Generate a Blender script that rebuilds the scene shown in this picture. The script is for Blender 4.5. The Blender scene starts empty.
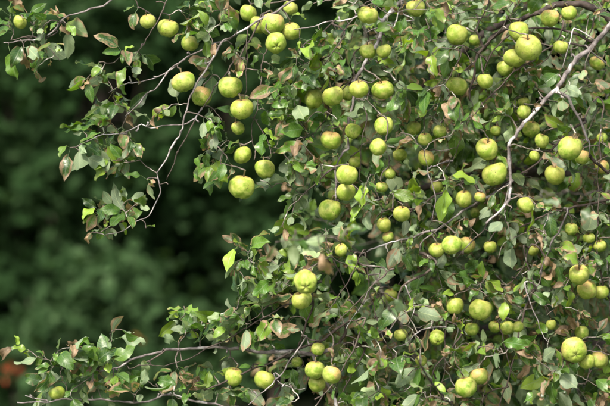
import bpy, math, random
import numpy as np
from mathutils import Vector
from mathutils.bvhtree import BVHTree

random.seed(7)
rng = np.random.default_rng(11)
R = math.radians
scn = bpy.context.scene
C = scn.collection

# ------------------------------------------------------------------ camera, sky, sun, exposure
CAM_D, CAM_H, HALF_W = 6.0, 1.65, 0.825
cam_data = bpy.data.cameras.new('camera')
cam = bpy.data.objects.new('camera', cam_data)
C.objects.link(cam)
cam.location = (0, -CAM_D, CAM_H)
cam.rotation_euler = (R(90), 0, 0)
cam_data.sensor_width = 36
cam_data.lens = 18 / (HALF_W / CAM_D)
cam_data.clip_start = 0.1
cam_data.clip_end = 600
cam_data.dof.use_dof = True
cam_data.dof.focus_distance = CAM_D - 0.04
cam_data.dof.aperture_fstop = 1.75
scn.camera = cam

SUN_EL, SUN_AZ = 47.0, 200.0        # azimuth clockwise from +Y: behind the camera, a little to the left
world = bpy.data.worlds.new('World')
scn.world = world
world.use_nodes = True
wn = world.node_tree.nodes
wl = world.node_tree.links
sky = wn.new('ShaderNodeTexSky')
sky.sky_type = 'NISHITA'
sky.sun_disc = False
sky.sun_elevation = R(SUN_EL)
sky.sun_rotation = R(SUN_AZ)
sky.air_density = 1.0
sky.dust_density = 5.0
sky.ozone_density = 1.0
bg = wn['Background']
bg.inputs['Strength'].default_value = 0.07
wl.new(sky.outputs['Color'], bg.inputs['Color'])

sun_data = bpy.data.lights.new('sun', 'SUN')
sun_data.energy = 1.5
sun_data.angle = R(11)
sun_data.color = (1.0, 0.93, 0.80)
sun = bpy.data.objects.new('sun', sun_data)
C.objects.link(sun)
sd = Vector((math.sin(R(SUN_AZ)) * math.cos(R(SUN_EL)), math.cos(R(SUN_AZ)) * math.cos(R(SUN_EL)), math.sin(R(SUN_EL))))
sun.rotation_euler = sd.to_track_quat('Z', 'Y').to_euler()
sun.location = sd * 30

scn.view_settings.view_transform = 'Standard'
scn.view_settings.look = 'None'
scn.view_settings.exposure = 2.35
scn.view_settings.gamma = 1.0
scn.view_settings.use_curve_mapping = False

# ------------------------------------------------------------------ helpers
PXM = 2 * HALF_W / 610.0            # metres per photo pixel at the focus plane


def at(px, py, y=0.0):
    k = (CAM_D + y) / CAM_D * PXM
    return np.array(((px - 305) * k, y, CAM_H - (py - 203) * k))


def to_px(P):
    P = np.asarray(P)
    k = (CAM_D + P[..., 1]) / CAM_D * PXM
    return P[..., 0] / k + 305, 203 - (P[..., 2] - CAM_H) / k


def tag(o, label=None, cat=None, group=None, kind=None):
    if label: o['label'] = label
    if cat: o['category'] = cat
    if group: o['group'] = group
    if kind: o['kind'] = kind
    return o


def link(name, me, parent=None):
    o = bpy.data.objects.new(name, me)
    C.objects.link(o)
    if parent is not None:
        o.parent = parent
    return o


def mesh_np(name, V, Q, mat, smooth=True):
    """V (n,3); Q (m,4) quads."""
    me = bpy.data.meshes.new(name)
    n, m = len(V), len(Q)
    me.vertices.add(n)
    me.vertices.foreach_set('co', np.asarray(V, np.float32).ravel())
    me.loops.add(m * 4)
    me.loops.foreach_set('vertex_index', np.asarray(Q, np.int32).ravel())
    me.polygons.add(m)
    me.polygons.foreach_set('loop_start', np.arange(0, m * 4, 4, dtype=np.int32))
    me.polygons.foreach_set('loop_total', np.full(m, 4, np.int32))
    me.update(calc_edges=True)
    me.polygons.foreach_set('use_smooth', np.full(m, smooth, bool))
    me.materials.append(mat)
    return me


def norm(a):
    a = np.asarray(a, float)
    return a / np.maximum(np.linalg.norm(a, axis=-1, keepdims=True), 1e-9)


def catmull(P, step=0.012):
    P = [np.asarray(p, float) for p in P]
    if len(P) == 2:
        n = max(2, int(np.linalg.norm(P[1] - P[0]) / step))
        return np.array([P[0] + (P[1] - P[0]) * t for t in np.linspace(0, 1, n + 1)])
    Q = [2 * P[0] - P[1]] + P + [2 * P[-1] - P[-2]]
    out = []
    for i in range(1, len(Q) - 2):
        p0, p1, p2, p3 = Q[i - 1], Q[i], Q[i + 1], Q[i + 2]
        n = max(2, int(np.linalg.norm(p2 - p1) / step))
        for t in np.arange(n) / n:
            out.append(0.5 * ((2 * p1) + (-p0 + p2) * t + (2 * p0 - 5 * p1 + 4 * p2 - p3) * t * t + (-p0 + 3 * p1 - 3 * p2 + p3) * t ** 3))
    out.append(P[-1])
    return np.array(out)


class Tubes:
    def __init__(self):
        self.V, self.Q, self.n = [], [], 0

    def add(self, pts, rad, sides=6, rough=0.0):
        pts = np.asarray(pts, float)
        n = len(pts)
        rad = np.broadcast_to(np.asarray(rad, float), (n,))
        T = norm(np.gradient(pts, axis=0))
        up = np.array((0.31, 0.2, 0.93))
        if abs(T[0] @ up) > 0.9:
            up = np.array((1.0, 0.1, 0.05))
        N = np.cross(T[0], up); N /= np.linalg.norm(N)
        a = np.arange(sides) / sides * 2 * math.pi
        for i in range(n):
            N = N - T[i] * (N @ T[i]); N /= max(np.linalg.norm(N), 1e-9)
            B = np.cross(T[i], N)
            r = rad[i] * (1 + rough * (rng.random(sides) - 0.5))
            self.V.append(pts[i] + (np.cos(a) * r)[:, None] * N + (np.sin(a) * r)[:, None] * B)
        for i in range(n - 1):
            b = self.n + i * sides
            for k in range(sides):
                k2 = (k + 1) % sides
                self.Q.append((b + k, b + k2, b + sides + k2, b + sides + k))
        e = self.n + (n - 1) * sides
        if sides >= 4:                                   # closed ends
            for b in (self.n, e):
                for k in range(1, sides - 2, 2):
                    self.Q.append((b, b + k, b + k + 1, b + k + 2))
        self.n += n * sides

    def mesh(self, name, mat):
        return mesh_np(name, np.concatenate(self.V), np.array(self.Q), mat)


# ------------------------------------------------------------------ materials
def new_mat(name):
    m = bpy.data.materials.new(name)
    m.use_nodes = True
    nt = m.node_tree
    return m, nt, nt.nodes, nt.links, nt.nodes['Principled BSDF']


class NT:
    """small node helper"""
    def __init__(self, nt): self.nt, self.N, self.L = nt, nt.nodes, nt.links

    def set(self, sock, v):
        if hasattr(v, 'is_linked'): self.L.new(v, sock)
        else: sock.default_value = v

    def math(self, op, a, b=0.0, clamp=False):
        n = self.N.new('ShaderNodeMath'); n.operation = op; n.use_clamp = clamp
        self.set(n.inputs[0], a); self.set(n.inputs[1], b)
        return n.outputs[0]

    def mix(self, f, a, b, mode='MIX'):
        n = self.N.new('ShaderNodeMix'); n.data_type = 'RGBA'; n.blend_type = mode
        self.set(n.inputs[0], f)
        self.set(n.inputs[6], a if hasattr(a, 'is_linked') else (*a, 1))
        self.set(n.inputs[7], b if hasattr(b, 'is_linked') else (*b, 1))
        return n.outputs[2]

    def noise(self, vec, scale, detail=3, rough=0.55):
        n = self.N.new('ShaderNodeTexNoise')
        n.inputs['Scale'].default_value = scale; n.inputs['Detail'].default_value = detail
        n.inputs['Roughness'].default_value = rough
        if vec is not None: self.L.new(vec, n.inputs['Vector'])
        return n.outputs['Fac']

    def voronoi(self, vec, scale):
        n = self.N.new('ShaderNodeTexVoronoi'); n.inputs['Scale'].default_value = scale
        if vec is not None: self.L.new(vec, n.inputs['Vector'])
        return n

    def ramp(self, f, a, b):
        n = self.N.new('ShaderNodeMapRange'); n.interpolation_type = 'SMOOTHSTEP'
        self.L.new(f, n.inputs[0]); n.inputs[1].default_value = a; n.inputs[2].default_value = b
        return n.outputs[0]

    def attr(self, name):
        n = self.N.new('ShaderNodeAttribute'); n.attribute_name = name
        return n

    def sep(self, v):
        n = self.N.new('ShaderNodeSeparateXYZ'); self.L.new(v, n.inputs[0])
        return n.outputs

    def bump(self, h, strength, dist):
        n = self.N.new('ShaderNodeBump'); n.inputs['Strength'].default_value = strength
        n.inputs['Distance'].default_value = dist; self.L.new(h, n.inputs['Height'])
        return n.outputs['Normal']

    def coord(self, which='Object'):
        return self.N.new('ShaderNodeTexCoord').outputs[which]


def leaf_material(name, dark, mid, light, under, spec=0.5, rough=0.38, transl=0.28, spots=0.75, vein_col=(0.34, 0.40, 0.20)):
    m, nt, N, L, P = new_mat(name)
    k = NT(nt)
    lc = k.attr('leaf_mix'); r, g, b = k.sep(lc.outputs['Vector'])
    uv = k.attr('leaf_uv'); u, v, seed = k.sep(uv.outputs['Vector'])
    pos = N.new('ShaderNodeNewGeometry')
    av = k.math('ABSOLUTE', v)
    co = N.new('ShaderNodeCombineXYZ')
    L.new(u, co.inputs[0]); L.new(k.math('MULTIPLY', v, 0.6), co.inputs[1]); L.new(k.math('MULTIPLY', seed, 37.0), co.inputs[2])
    vec = co.outputs[0]
    base = k.mix(k.ramp(r, 0.0, 0.55), dark, mid)
    base = k.mix(k.ramp(r, 0.5, 1.0), base, light)
    mott = k.noise(vec, 4.0, 4, 0.65)
    base = k.mix(k.math('MULTIPLY', k.ramp(mott, 0.35, 0.75), 0.5), base, k.mix(0.5, base, light))
    # veins
    mid_v = k.math('SUBTRACT', 1.0, k.ramp(av, 0.02, 0.09))
    sv = k.math('SINE', k.math('MULTIPLY', k.math('SUBTRACT', u, k.math('MULTIPLY', av, 0.22)), 52.0))
    sv = k.ramp(sv, 0.72, 1.0)
    vein = k.math('MAXIMUM', mid_v, k.math('MULTIPLY', sv, 0.45))
    base = k.mix(k.math('MULTIPLY', vein, 0.4), base, under)
    und = k.mix(k.math('MULTIPLY', vein, 0.5), k.mix(0.35, under, base), vein_col)
    back = pos.outputs['Backfacing']
    col = k.mix(back, base, und)
    # scorched margins, blotches and scab spots
    edge = k.math('MAXIMUM', k.math('MULTIPLY', av, 0.55), k.math('MULTIPLY', k.ramp(u, 0.55, 1.0), 0.6))
    n2 = k.noise(vec, 3.2, 5, 0.6)
    bm = k.math('ADD', k.math('MULTIPLY', edge, 0.55), n2)
    bm = k.math('ADD', bm, k.math('MULTIPLY', g, 1.15))
    bmask = k.ramp(bm, 1.12, 1.28)
    tan = k.mix(k.noise(vec, 7.0, 3), (0.045, 0.024, 0.012), (0.40, 0.29, 0.175))
    col = k.mix(bmask, col, tan)
    vo = k.voronoi(vec, 9.0)
    sp = k.math('SUBTRACT', 1.0, k.ramp(vo.outputs['Distance'], 0.05, 0.16))
    sp = k.math('MULTIPLY', sp, k.ramp(k.sep(vo.outputs['Color'])[0], 0.72, 0.8))
    col = k.mix(k.math('MULTIPLY', sp, spots), col, (0.07, 0.04, 0.02))
    val = k.math('ADD', k.math('MULTIPLY', b, 0.6), 0.7)
    hs = N.new('ShaderNodeHueSaturation'); L.new(col, hs.inputs['Color']); L.new(val, hs.inputs['Value'])
    col = hs.outputs['Color']
    L.new(col, P.inputs['Base Color'])
    P.inputs['Specular IOR Level'].default_value = spec
    rg = k.math('ADD', k.math('MULTIPLY', n2, 0.25), rough - 0.1)
    rg = k.math('ADD', rg, k.math('MULTIPLY', back, 0.22))
    rg = k.math('ADD', rg, k.math('MULTIPLY', bmask, 0.25), True)
    L.new(rg, P.inputs['Roughness'])
    h = k.math('ADD', k.math('MULTIPLY', vein, -0.6), k.math('MULTIPLY', mott, 0.8))
    L.new(k.bump(h, 0.5, 0.0012), P.inputs['Normal'])
    tr = N.new('ShaderNodeBsdfTranslucent')
    tcol = k.mix(0.5, col, k.mix(1.0, col, (1.0, 1.0, 0.35), 'MULTIPLY'))
    hs2 = N.new('ShaderNodeHueSaturation'); L.new(tcol, hs2.inputs['Color'])
    hs2.inputs['Value'].default_value = 1.5; hs2.inputs['Saturation'].default_value = 1.1
    L.new(hs2.outputs['Color'], tr.inputs['Color'])
    mx = N.new('ShaderNodeMixShader'); mx.inputs[0].default_value = transl
    L.new(P.outputs[0], mx.inputs[1]); L.new(tr.outputs[0], mx.inputs[2])
    L.new(mx.outputs[0], N['Material Output'].inputs['Surface'])
    return m


M_LEAF = leaf_material('apple_leaf', (0.016, 0.050, 0.014), (0.052, 0.130, 0.017), (0.19, 0.29, 0.030), (0.21, 0.27, 0.18), 0.55, 0.33, 0.34)
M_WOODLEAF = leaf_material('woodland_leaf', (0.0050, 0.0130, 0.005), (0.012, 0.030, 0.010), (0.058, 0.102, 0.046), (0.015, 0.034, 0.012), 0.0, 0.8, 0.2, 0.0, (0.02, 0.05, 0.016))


def bark_material(name, c1, c2, lichen, lich_amt, scale):
    m, nt, N, L, P = new_mat(name)
    k = NT(nt)
    co = k.coord('Object')
    n1 = k.noise(co, 45 * scale, 5, 0.65)
    col = k.mix(k.ramp(n1, 0.3, 0.7), c1, c2)
    n2 = k.noise(co, 14 * scale, 4, 0.6)
    col = k.mix(k.ramp(n2, 0.62 - lich_amt, 0.72 - lich_amt), col, lichen)
    n3 = k.noise(co, 150 * scale, 2, 0.5)
    col = k.mix(k.math('MULTIPLY', k.ramp(n3, 0.5, 0.75), 0.5), col, c1)
    L.new(col, P.inputs['Base Color'])
    P.inputs['Roughness'].default_value = 0.82
    P.inputs['Specular IOR Level'].default_value = 0.3
    L.new(k.bump(k.math('ADD', n1, k.math('MULTIPLY', n3, 0.5)), 0.8, 0.003 / scale), P.inputs['Normal'])
    return m


M_BARK = bark_material('apple_bark', (0.028, 0.021, 0.018), (0.115, 0.092, 0.080), (0.30, 0.285, 0.27), 0.02, 1.0)
M_PALE = bark_material('lichen_bark', (0.06, 0.05, 0.048), (0.21, 0.19, 0.19), (0.42, 0.40, 0.41), 0.11, 1.0)
M_TWIG = bark_material('twig_bark', (0.035, 0.028, 0.024), (0.17, 0.145, 0.125), (0.40, 0.38, 0.35), 0.09, 1.0)
M_DARKBARK = bark_material('dark_bark', (0.022, 0.016, 0.014), (0.075, 0.058, 0.050), (0.22, 0.21, 0.19), 0.0, 1.0)
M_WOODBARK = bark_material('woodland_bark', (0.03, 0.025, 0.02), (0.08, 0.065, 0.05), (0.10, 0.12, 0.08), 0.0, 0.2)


def apple_material(name, blush):
    m, nt, N, L, P = new_mat(name)
    k = NT(nt)
    co = k.coord('Object')
    info = N.new('ShaderNodeObjectInfo')
    rnd = info.outputs['Random']
    ofs = N.new('ShaderNodeVectorMath'); ofs.operation = 'ADD'
    cx = N.new('ShaderNodeCombineXYZ')
    L.new(k.math('MULTIPLY', rnd, 13.0), cx.inputs[0]); L.new(k.math('MULTIPLY', rnd, 7.0), cx.inputs[1])
    L.new(co, ofs.inputs[0]); L.new(cx.outputs[0], ofs.inputs[1])
    v = ofs.outputs[0]                              # object coordinates: unit radius apple
    x, y, z = k.sep(co)
    n1 = k.noise(v, 1.6, 5, 0.62)
    g = k.mix(rnd, (0.122, 0.225, 0.015), (0.205, 0.285, 0.032))
    col = k.mix(k.ramp(n1, 0.38, 0.66), g, (0.35, 0.405, 0.095))
    # fine pale flecks
    vo = k.voronoi(v, 11.0)
    fl = k.math('SUBTRACT', 1.0, k.ramp(vo.outputs['Distance'], 0.08, 0.2))
    col = k.mix(k.math('MULTIPLY', fl, 0.35), col, (0.56, 0.58, 0.25))
    # russet in the stem hollow, streaking outwards
    rad = k.math('SQRT', k.math('ADD', k.math('MULTIPLY', x, x), k.math('MULTIPLY', y, y)))
    nr = k.noise(v, 6.0, 5, 0.7)
    rz = k.math('MULTIPLY', k.ramp(z, 0.35, 0.75), k.math('SUBTRACT', 1.0, k.ramp(rad, 0.12, 0.75)))
    rus = k.ramp(k.math('ADD', k.math('MULTIPLY', rz, 0.8), nr), 0.72, 1.05)
    col = k.mix(k.math('MULTIPLY', rus, 0.8), col, (0.27, 0.17, 0.06))
    if blush > 0:
        nb = k.noise(v, 1.0, 2, 0.5)
        side = k.ramp(k.math('ADD', k.math('MULTIPLY', z, 0.30), nb), 0.42, 0.70)
        streak = k.noise(v, 9.0, 3, 0.7)
        col = k.mix(k.math('MULTIPLY', k.math('MULTIPLY', side, blush), k.ramp(streak, 0.25, 0.65)), col, (0.52, 0.27, 0.14))
    bp = k.noise(v, 2.4, 5, 0.68)                   # rough brown patches
    col = k.mix(k.math('MULTIPLY', k.ramp(bp, 0.62, 0.70), 0.45), col, (0.20, 0.13, 0.05))
    # scab marks
    v2 = k.voronoi(v, 4.2)
    sc = k.math('SUBTRACT', 1.0, k.ramp(k.math('ADD', v2.outputs['Distance'], k.math('MULTIPLY', nr, 0.16)), 0.20, 0.34))
    sc = k.math('MULTIPLY', sc, k.ramp(k.sep(v2.outputs['Color'])[1], 0.60, 0.66))
    col = k.mix(k.math('MULTIPLY', sc, 0.8), col, (0.075, 0.045, 0.022))
    L.new(col, P.inputs['Base Color'])
    P.inputs['Roughness'].default_value = 0.40
    P.inputs['Specular IOR Level'].default_value = 0.32
    L.new(k.math('ADD', 0.46, k.math('MULTIPLY', k.math('ADD', rus, sc), 0.3), True), P.inputs['Roughness'])
    P.inputs['Subsurface Weight'].default_value = 0.08
    P.inputs['Subsurface Radius'].default_value = (0.01, 0.012, 0.003)
    L.new(k.bump(k.math('ADD', nr, k.math('MULTIPLY', sc, -1.0)), 0.15, 0.03), P.inputs['Normal'])
    return m


M_APPLE = apple_material('green_apple_skin', 0.20)
M_APPLE_B = apple_material('blushed_apple_skin', 0.85)


def plain(name, col, rough=0.8):
    m, nt, N, L, P = new_mat(name)
    k = NT(nt)
    n = k.noise(k.coord('Object'), 60, 3)
    L.new(k.mix(n, tuple(c * 0.6 for c in col), tuple(min(1, c * 1.4) for c in col)), P.inputs['Base Color'])
    P.inputs['Roughness'].default_value = rough
    return m


M_STEM = plain('apple_stem_wood', (0.10, 0.085, 0.035))
M_CALYX = plain('dry_calyx', (0.05, 0.035, 0.02))

# ------------------------------------------------------------------ ground
m, nt, N, L, P = new_mat('rough_grass')
k = NT(nt)
co = k.coord('Object')
c = k.mix(k.noise(co, 0.8, 5), (0.035, 0.06, 0.015), (0.085, 0.115, 0.035))
c = k.mix(k.math('MULTIPLY', k.ramp(k.noise(co, 6.0, 4), 0.5, 0.7), 0.6), c, (0.09, 0.065, 0.035))
L.new(c, P.inputs['Base Color']); P.inputs['Roughness'].default_value = 0.9
L.new(k.bump(k.noise(co, 25, 5), 1.0, 0.05), P.inputs['Normal'])
n = 60
gx = np.linspace(-1, 1, n); gx = np.sign(gx) * np.abs(gx) ** 2.2 * 250
X, Y = np.meshgrid(gx, gx + 5)
Z = 0.05 * np.sin(X * 0.7 + 1.0) * np.cos(Y * 0.55) - 0.03
V = np.stack([X, Y, Z], -1).reshape(-1, 3)
ii = np.arange((n - 1) * (n - 1)); rr, cc = ii // (n - 1), ii % (n - 1)
Q = np.stack([rr * n + cc, rr * n + cc + 1, (rr + 1) * n + cc + 1, (rr + 1) * n + cc], -1)
tag(link('ground', mesh_np('ground', V, Q, m)), kind='structure')

# ------------------------------------------------------------------ woodland behind
def leaf_quads(P0, size, up_bias=0.6, mixr=(0.0, 0.6), brown=0.0):
    """loose woodland leaves: kite of two bent quads each"""
    n = len(P0)
    d = norm(rng.normal(size=(n, 3)) * (1, 1, 0.6) + (0, 0, -0.25))
    nn = norm(rng.normal(size=(n, 3)) * 0.8 + (0, -0.25, up_bias))
    s = norm(np.cross(d, nn)); nn = np.cross(s, d)
    Ls = size * (0.7 + 0.6 * rng.random(n)); W = Ls * (0.27 + 0.12 * rng.random(n))
    b = P0; t = P0 + d * Ls[:, None] - nn * (Ls * 0.15)[:, None]
    mid = P0 + d * (Ls * 0.45)[:, None]
    l = mid + s * W[:, None] + nn * (W * 0.35)[:, None]
    r = mid - s * W[:, None] + nn * (W * 0.35)[:, None]
    c2 = P0 + d * (Ls * 0.55)[:, None]
    V = np.stack([b, l, t, r, c2], 1).reshape(-1, 3)
    i = np.arange(n)[:, None] * 5
    Q = np.concatenate([i + np.array([[0, 4, 2, 1]]), i + np.array([[0, 3, 2, 4]])])
    lm = np.stack([mixr[0] + (mixr[1] - mixr[0]) * rng.random(n), np.where(rng.random(n) < brown, 0.9, -1.0), rng.random(n)], -1)
    lm = np.repeat(lm, 5, 0)
    uv = np.tile(np.array([[0, 0], [.45, 1], [1, 0], [.45, -1], [.55, 0]], float), (n, 1))
    uv = np.concatenate([uv, np.repeat(rng.random(n), 5)[:, None]], 1)
    return V, Q, lm, uv


def leaf_mesh(name, V, Q, lm, uv, mat, smooth=True):
    me = mesh_np(name, V, Q, mat, smooth)
    a = me.attributes.new('leaf_mix', 'FLOAT_VECTOR', 'POINT'); a.data.foreach_set('vector', np.asarray(lm, np.float32).ravel())
    a = me.attributes.new('leaf_uv', 'FLOAT_VECTOR', 'POINT'); a.data.foreach_set('vector', np.asarray(uv, np.float32).ravel())
    return me


def clump_points(center, radii, nclump, per, clump_r, hollow=0.35):
    d = norm(rng.normal(size=(nclump, 3)))
    rad = (hollow + (1 - hollow) * rng.random(nclump)) ** 0.6
    cc = np.asarray(center) + d * rad[:, None] * np.asarray(radii)
    p = np.repeat(cc, per, 0)
    q = norm(rng.normal(size=p.shape)) * (rng.random(len(p)) ** 0.45)[:, None] * clump_r * (0.6 + 0.8 * np.repeat(rng.random(nclump), per))[:, None]
    p = p + q * (1, 1, 0.7)
    return cc, p[p[:, 2] > 0.04]


def bg_plant(name, label, cat, base, center, radii, nclump, per, clump_r, size, mixr, group, trunk_r, brown=0.0, limbs=10):
    base = np.asarray(base, float); center = np.asarray(center, float)
    e = tag(link(name, None), label, cat, group)
    e.location = base
    cc, pts = clump_points(center, radii, nclump, per, clump_r)
    V, Q, lm, uv = leaf_quads(pts - base, size, 0.6, mixr, brown)
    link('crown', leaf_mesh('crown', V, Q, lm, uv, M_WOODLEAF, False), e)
    t = Tubes()
    top = center + (0, 0, radii[2] * 0.5)
    pl = catmull([np.array((0, 0, -0.1)), (top - base) * 0.4 + rng.normal(size=3) * (0.08, 0.08, 0) * trunk_r * 8, top - base], 0.2)
    t.add(pl, np.linspace(trunk_r, trunk_r * 0.25, len(pl)), 8, 0.15)
    for i in rng.choice(len(cc), min(limbs, len(cc)), replace=False):
        j = int(len(pl) * (0.3 + 0.6 * rng.random()))
        a = pl[min(j, len(pl) - 1)]; b = cc[i] - base
        lp = catmull([a, (a + b) / 2 + (0, 0, 0.08 * np.linalg.norm(b - a)), b], 0.2)
        t.add(lp, np.linspace(trunk_r * 0.4, trunk_r * 0.1, len(lp)), 5, 0.1)
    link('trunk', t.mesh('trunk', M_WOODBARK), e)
    return e


G1, G2, G3 = 'broadleaf trees behind the apple tree', 'dark evergreen trees at the back', 'shrubs under the trees'
bg_plant('broadleaf_tree', 'dark leafy tree far behind the left edge, out of focus', 'tree', (-3.3, 7.6, 0), (-3.0, 7.2, 5.4), (3.2, 3.0, 3.2), 150, 90, 0.75, 0.17, (0.0, 0.6), G1, 0.20)
bg_plant('broadleaf_tree', 'dark leafy tree far behind the hanging apples in the middle', 'tree', (0.9, 8.6, 0), (0.5, 7.6, 5.6), (3.0, 3.4, 3.2), 150, 90, 0.75, 0.17, (0.0, 0.5), G1, 0.22)
bg_plant('broadleaf_tree', 'dark leafy tree far behind the dense right side of the apple tree', 'tree', (4.4, 7.4, 0), (4.4, 7.0, 5.2), (3.0, 3.0, 3.2), 130, 90, 0.75, 0.17, (0.0, 0.6), G1, 0.20)
for i, (x, w) in enumerate(zip((-7.6, -5.0, -2.4, 0.2, 2.8, 5.4, 8.0), ('outermost on the left of the back row', 'second from the left in the back row', 'behind the upper left twigs in the back row', 'behind the gap in the middle in the back row', 'behind the apple crown in the back row', 'second from the right in the back row', 'outermost on the right of the back row'))):
    bg_plant('evergreen_tree', 'dense dark evergreen ' + w, 'tree', (x, 12.5 + 0.6 * (i % 2), 0), (x, 12.5 + 0.6 * (i % 2), 3.4), (2.1, 1.6, 3.9), 210, 90, 0.65, 0.27, (0.0, 0.3), G2, 0.16)
for x, w in zip((-9, -4.6, -0.6, 3.4, 8), ('far behind the back row, outermost left', 'far behind the back row, left of the middle', 'far behind the back row, in the middle', 'far behind the back row, right of the middle', 'far behind the back row, outermost right')):
    bg_plant('evergreen_tree', 'tall dark evergreen ' + w, 'tree', (x, 17, 0), (x, 17, 5.0), (3.0, 1.6, 5.4), 200, 90, 0.9, 0.42, (0.0, 0.2), G2, 0.2)
for px, py, y, r, rz, mixr, lab in (
        (125, 335, 4.6, 0.50, 0.66, (0.65, 1.0), 'light green shrub blurred behind the lower left branch tips'),
        (30, 320, 5.4, 0.50, 0.75, (0.05, 0.5), 'mid green shrub blurred at the left edge low down'),
        (62, 160, 6.0, 0.70, 1.15, (0.1, 0.75), 'tall loose green shrub blurred left of the hanging leaf sprays'),
        (170, 90, 6.4, 0.45, 1.2, (0.1, 0.7), 'tall slim green shrub blurred behind the upper left apples'),
        (278, 222, 5.6, 0.26, 0.50, (0.15, 0.9), 'low green shrub blurred just left of the dense crown'),
        (105, 20, 5.4, 0.42, 1.0, (0.2, 0.9), 'tall leafy sapling blurred behind the top left twigs'),
        (232, 25, 5.8, 0.45, 1.0, (0.2, 0.9), 'tall leafy sapling blurred behind the top cluster of apples'),
        (10, 10, 6.2, 0.45, 1.0, (0.1, 0.8), 'tall leafy sapling blurred in the top left corner'),
        (372, 20, 5.4, 0.48, 1.0, (0.1, 0.8), 'tall leafy sapling behind the thick dark branch, hardly seen'),
        (395, 220, 6.2, 0.60, 1.0, (0.0, 0.5), 'dark green shrub hidden behind the middle of the apple crown'),
        (560, 230, 6.0, 0.60, 1.0, (0.0, 0.6), 'dark green shrub hidden behind the right of the apple crown'),
        (-130, 220, 5.6, 0.80, 1.0, (0.0, 0.7), 'dark green shrub beyond the left edge of the view'),
        (760, 220, 5.6, 0.80, 1.0, (0.0, 0.7), 'dark green shrub beyond the right edge of the view')):
    c = at(px, py, y)
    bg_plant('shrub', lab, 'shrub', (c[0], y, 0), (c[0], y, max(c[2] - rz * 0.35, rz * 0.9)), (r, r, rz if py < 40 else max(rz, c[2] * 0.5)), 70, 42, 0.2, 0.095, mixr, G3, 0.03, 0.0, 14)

# red and orange autumn sprays seen as blurred spots
def spray(name, label, px, py, y, n, size, col, spread):
    mm = plain('autumn_' + name, col, 0.6)
    c = at(px, py, y)
    e = tag(link(name, None), label, 'plant', 'autumn coloured sprays in the undergrowth')
    e.location = (c[0], y, 0)
    t = Tubes()
    pl = catmull([np.array((0, 0, -0.05)), np.array((0.03, 0.02, c[2] * 0.5)), np.array((0, 0, c[2]))], 0.1)
    t.add(pl, np.linspace(0.006, 0.002, len(pl)), 5)
    link('stem', t.mesh('stem', M_WOODBARK), e)
    p = np.array((0, 0, c[2])) + norm(rng.normal(size=(n, 3))) * spread * (rng.random(n) ** 0.5)[:, None]
    for q in p:
        V, Q, lm, uv = leaf_quads(np.zeros((1, 3)), size)
        o = link('leaf', mesh_np('autumn_leaf', V + q, Q, mm, False), e)


spray('red_leaf_spray', 'small spray of red orange leaves blurred at the lower left edge', 12, 374, 4.4, 18, 0.055, (0.28, 0.040, 0.014), 0.03)
spray('orange_leaf_spray', 'small spray of orange leaves blurred above the lower left twigs', 140, 336, 4.3, 6, 0.05, (0.22, 0.11, 0.015), 0.03)
spray('yellow_leaf_spray', 'small spray of dull yellow leaves blurred left of the hanging twigs', 68, 137, 5.6, 3, 0.045, (0.16, 0.11, 0.02), 0.03)

# ------------------------------------------------------------------ apples: px, py, diameter in px, how clear (1 open .. 0.5 half hidden), depth class, blush, pose, label
A = []
def ap(x, y, d, clear, depth, label, blush=0, pose=''):
    A.append(dict(x=x, y=y, d=d, clear=clear, y3=depth, label=label, blush=blush, pose=pose))

ap(20, 22, 13, .8, .05, 'small green apple alone at the far upper left among leaves')
ap(148, 21, 15, .9, .02, 'pale yellow green apple hanging left of the upper left pair', 0)
ap(168, 28, 21, .7, .05, 'green apple with a bluish leaf over it, right of the upper left pair')
ap(190, 43, 17, .6, .06, 'green apple mostly under leaves above the forked twig, upper left')
ap(248, 13, 16, .7, .10, 'shaded dark green apple above the long diagonal twig at the top')
ap(259, 25, 18, .8, .08, 'green apple tucked behind the left of the top cluster of four')
ap(272, 24, 22, 1, .02, 'green apple with reddish top in the middle of the top cluster', 1)
ap(291, 31, 19, 1, .02, 'green apple on the right of the top cluster of four')
ap(276, 43, 21, 1, -.05, 'lowest apple of the top cluster, its dark eye facing us', 0, 'c')
ap(290, 8, 14, .7, .12, 'green apple cut off by the top edge above the top cluster')
ap(183.6, 82, 23, 1, -.02, 'large green apple with brownish red top, left of the hanging twig fork', 1)
ap(201.7, 96, 20, 1, .05, 'green apple just right of the twig, touching the blushed apple', 1)
ap(230, 87, 22, 1, .0, 'clean round green apple hanging free right of the twig fork')
ap(242, 109, 21, 1, .0, 'green apple crossed by a thin stalk below the clean round one')
ap(238, 128, 13, .8, .04, 'small green apple under a shrivelled dark leaf')
ap(242.6, 155, 18, 1, .02, 'upper apple of the three hanging over the dark gap')
ap(264.7, 169, 18, 1, .02, 'right hand apple of the three hanging over the dark gap')
ap(242, 187, 24, 1, -.02, 'lowest and largest of the three apples hanging over the dark gap')
ap(368, 15, 20, 1, -.05, 'round green apple at the top left of the thick dark branch')
ap(368, 51, 16, .9, .06, 'green apple just left of the thick dark branch')
ap(384, 51, 14, .9, .06, 'small green apple just right of the thick dark branch')
ap(416, 8, 18, .8, .08, 'green apple cut off at the top right of the thick dark branch')
ap(314, 99, 19, .9, .02, 'leftmost apple of the row hanging from the thick dark branch')
ap(333, 96, 21, .8, .08, 'leaf covered second apple of the row under the thick dark branch')
ap(347, 93, 15, .8, .12, 'third apple of the row squeezed behind its bright neighbour')
ap(359, 89, 18, 1, .0, 'bright fourth apple of the row under the thick dark branch')
ap(383, 90, 22, 1, .0, 'broad bright apple at the right end of the row')
ap(331, 140, 20, 1, .02, 'green apple with brown tinged top below the left end of the row', 1)
ap(353, 131, 16, .8, .12, 'green apple behind twigs right of the brown topped one')
ap(384, 126, 18, 1, .03, 'round green apple below the broad bright one')
ap(414, 128, 14, .8, .12, 'small green apple left of a grey leaf in the crown centre')
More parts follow.
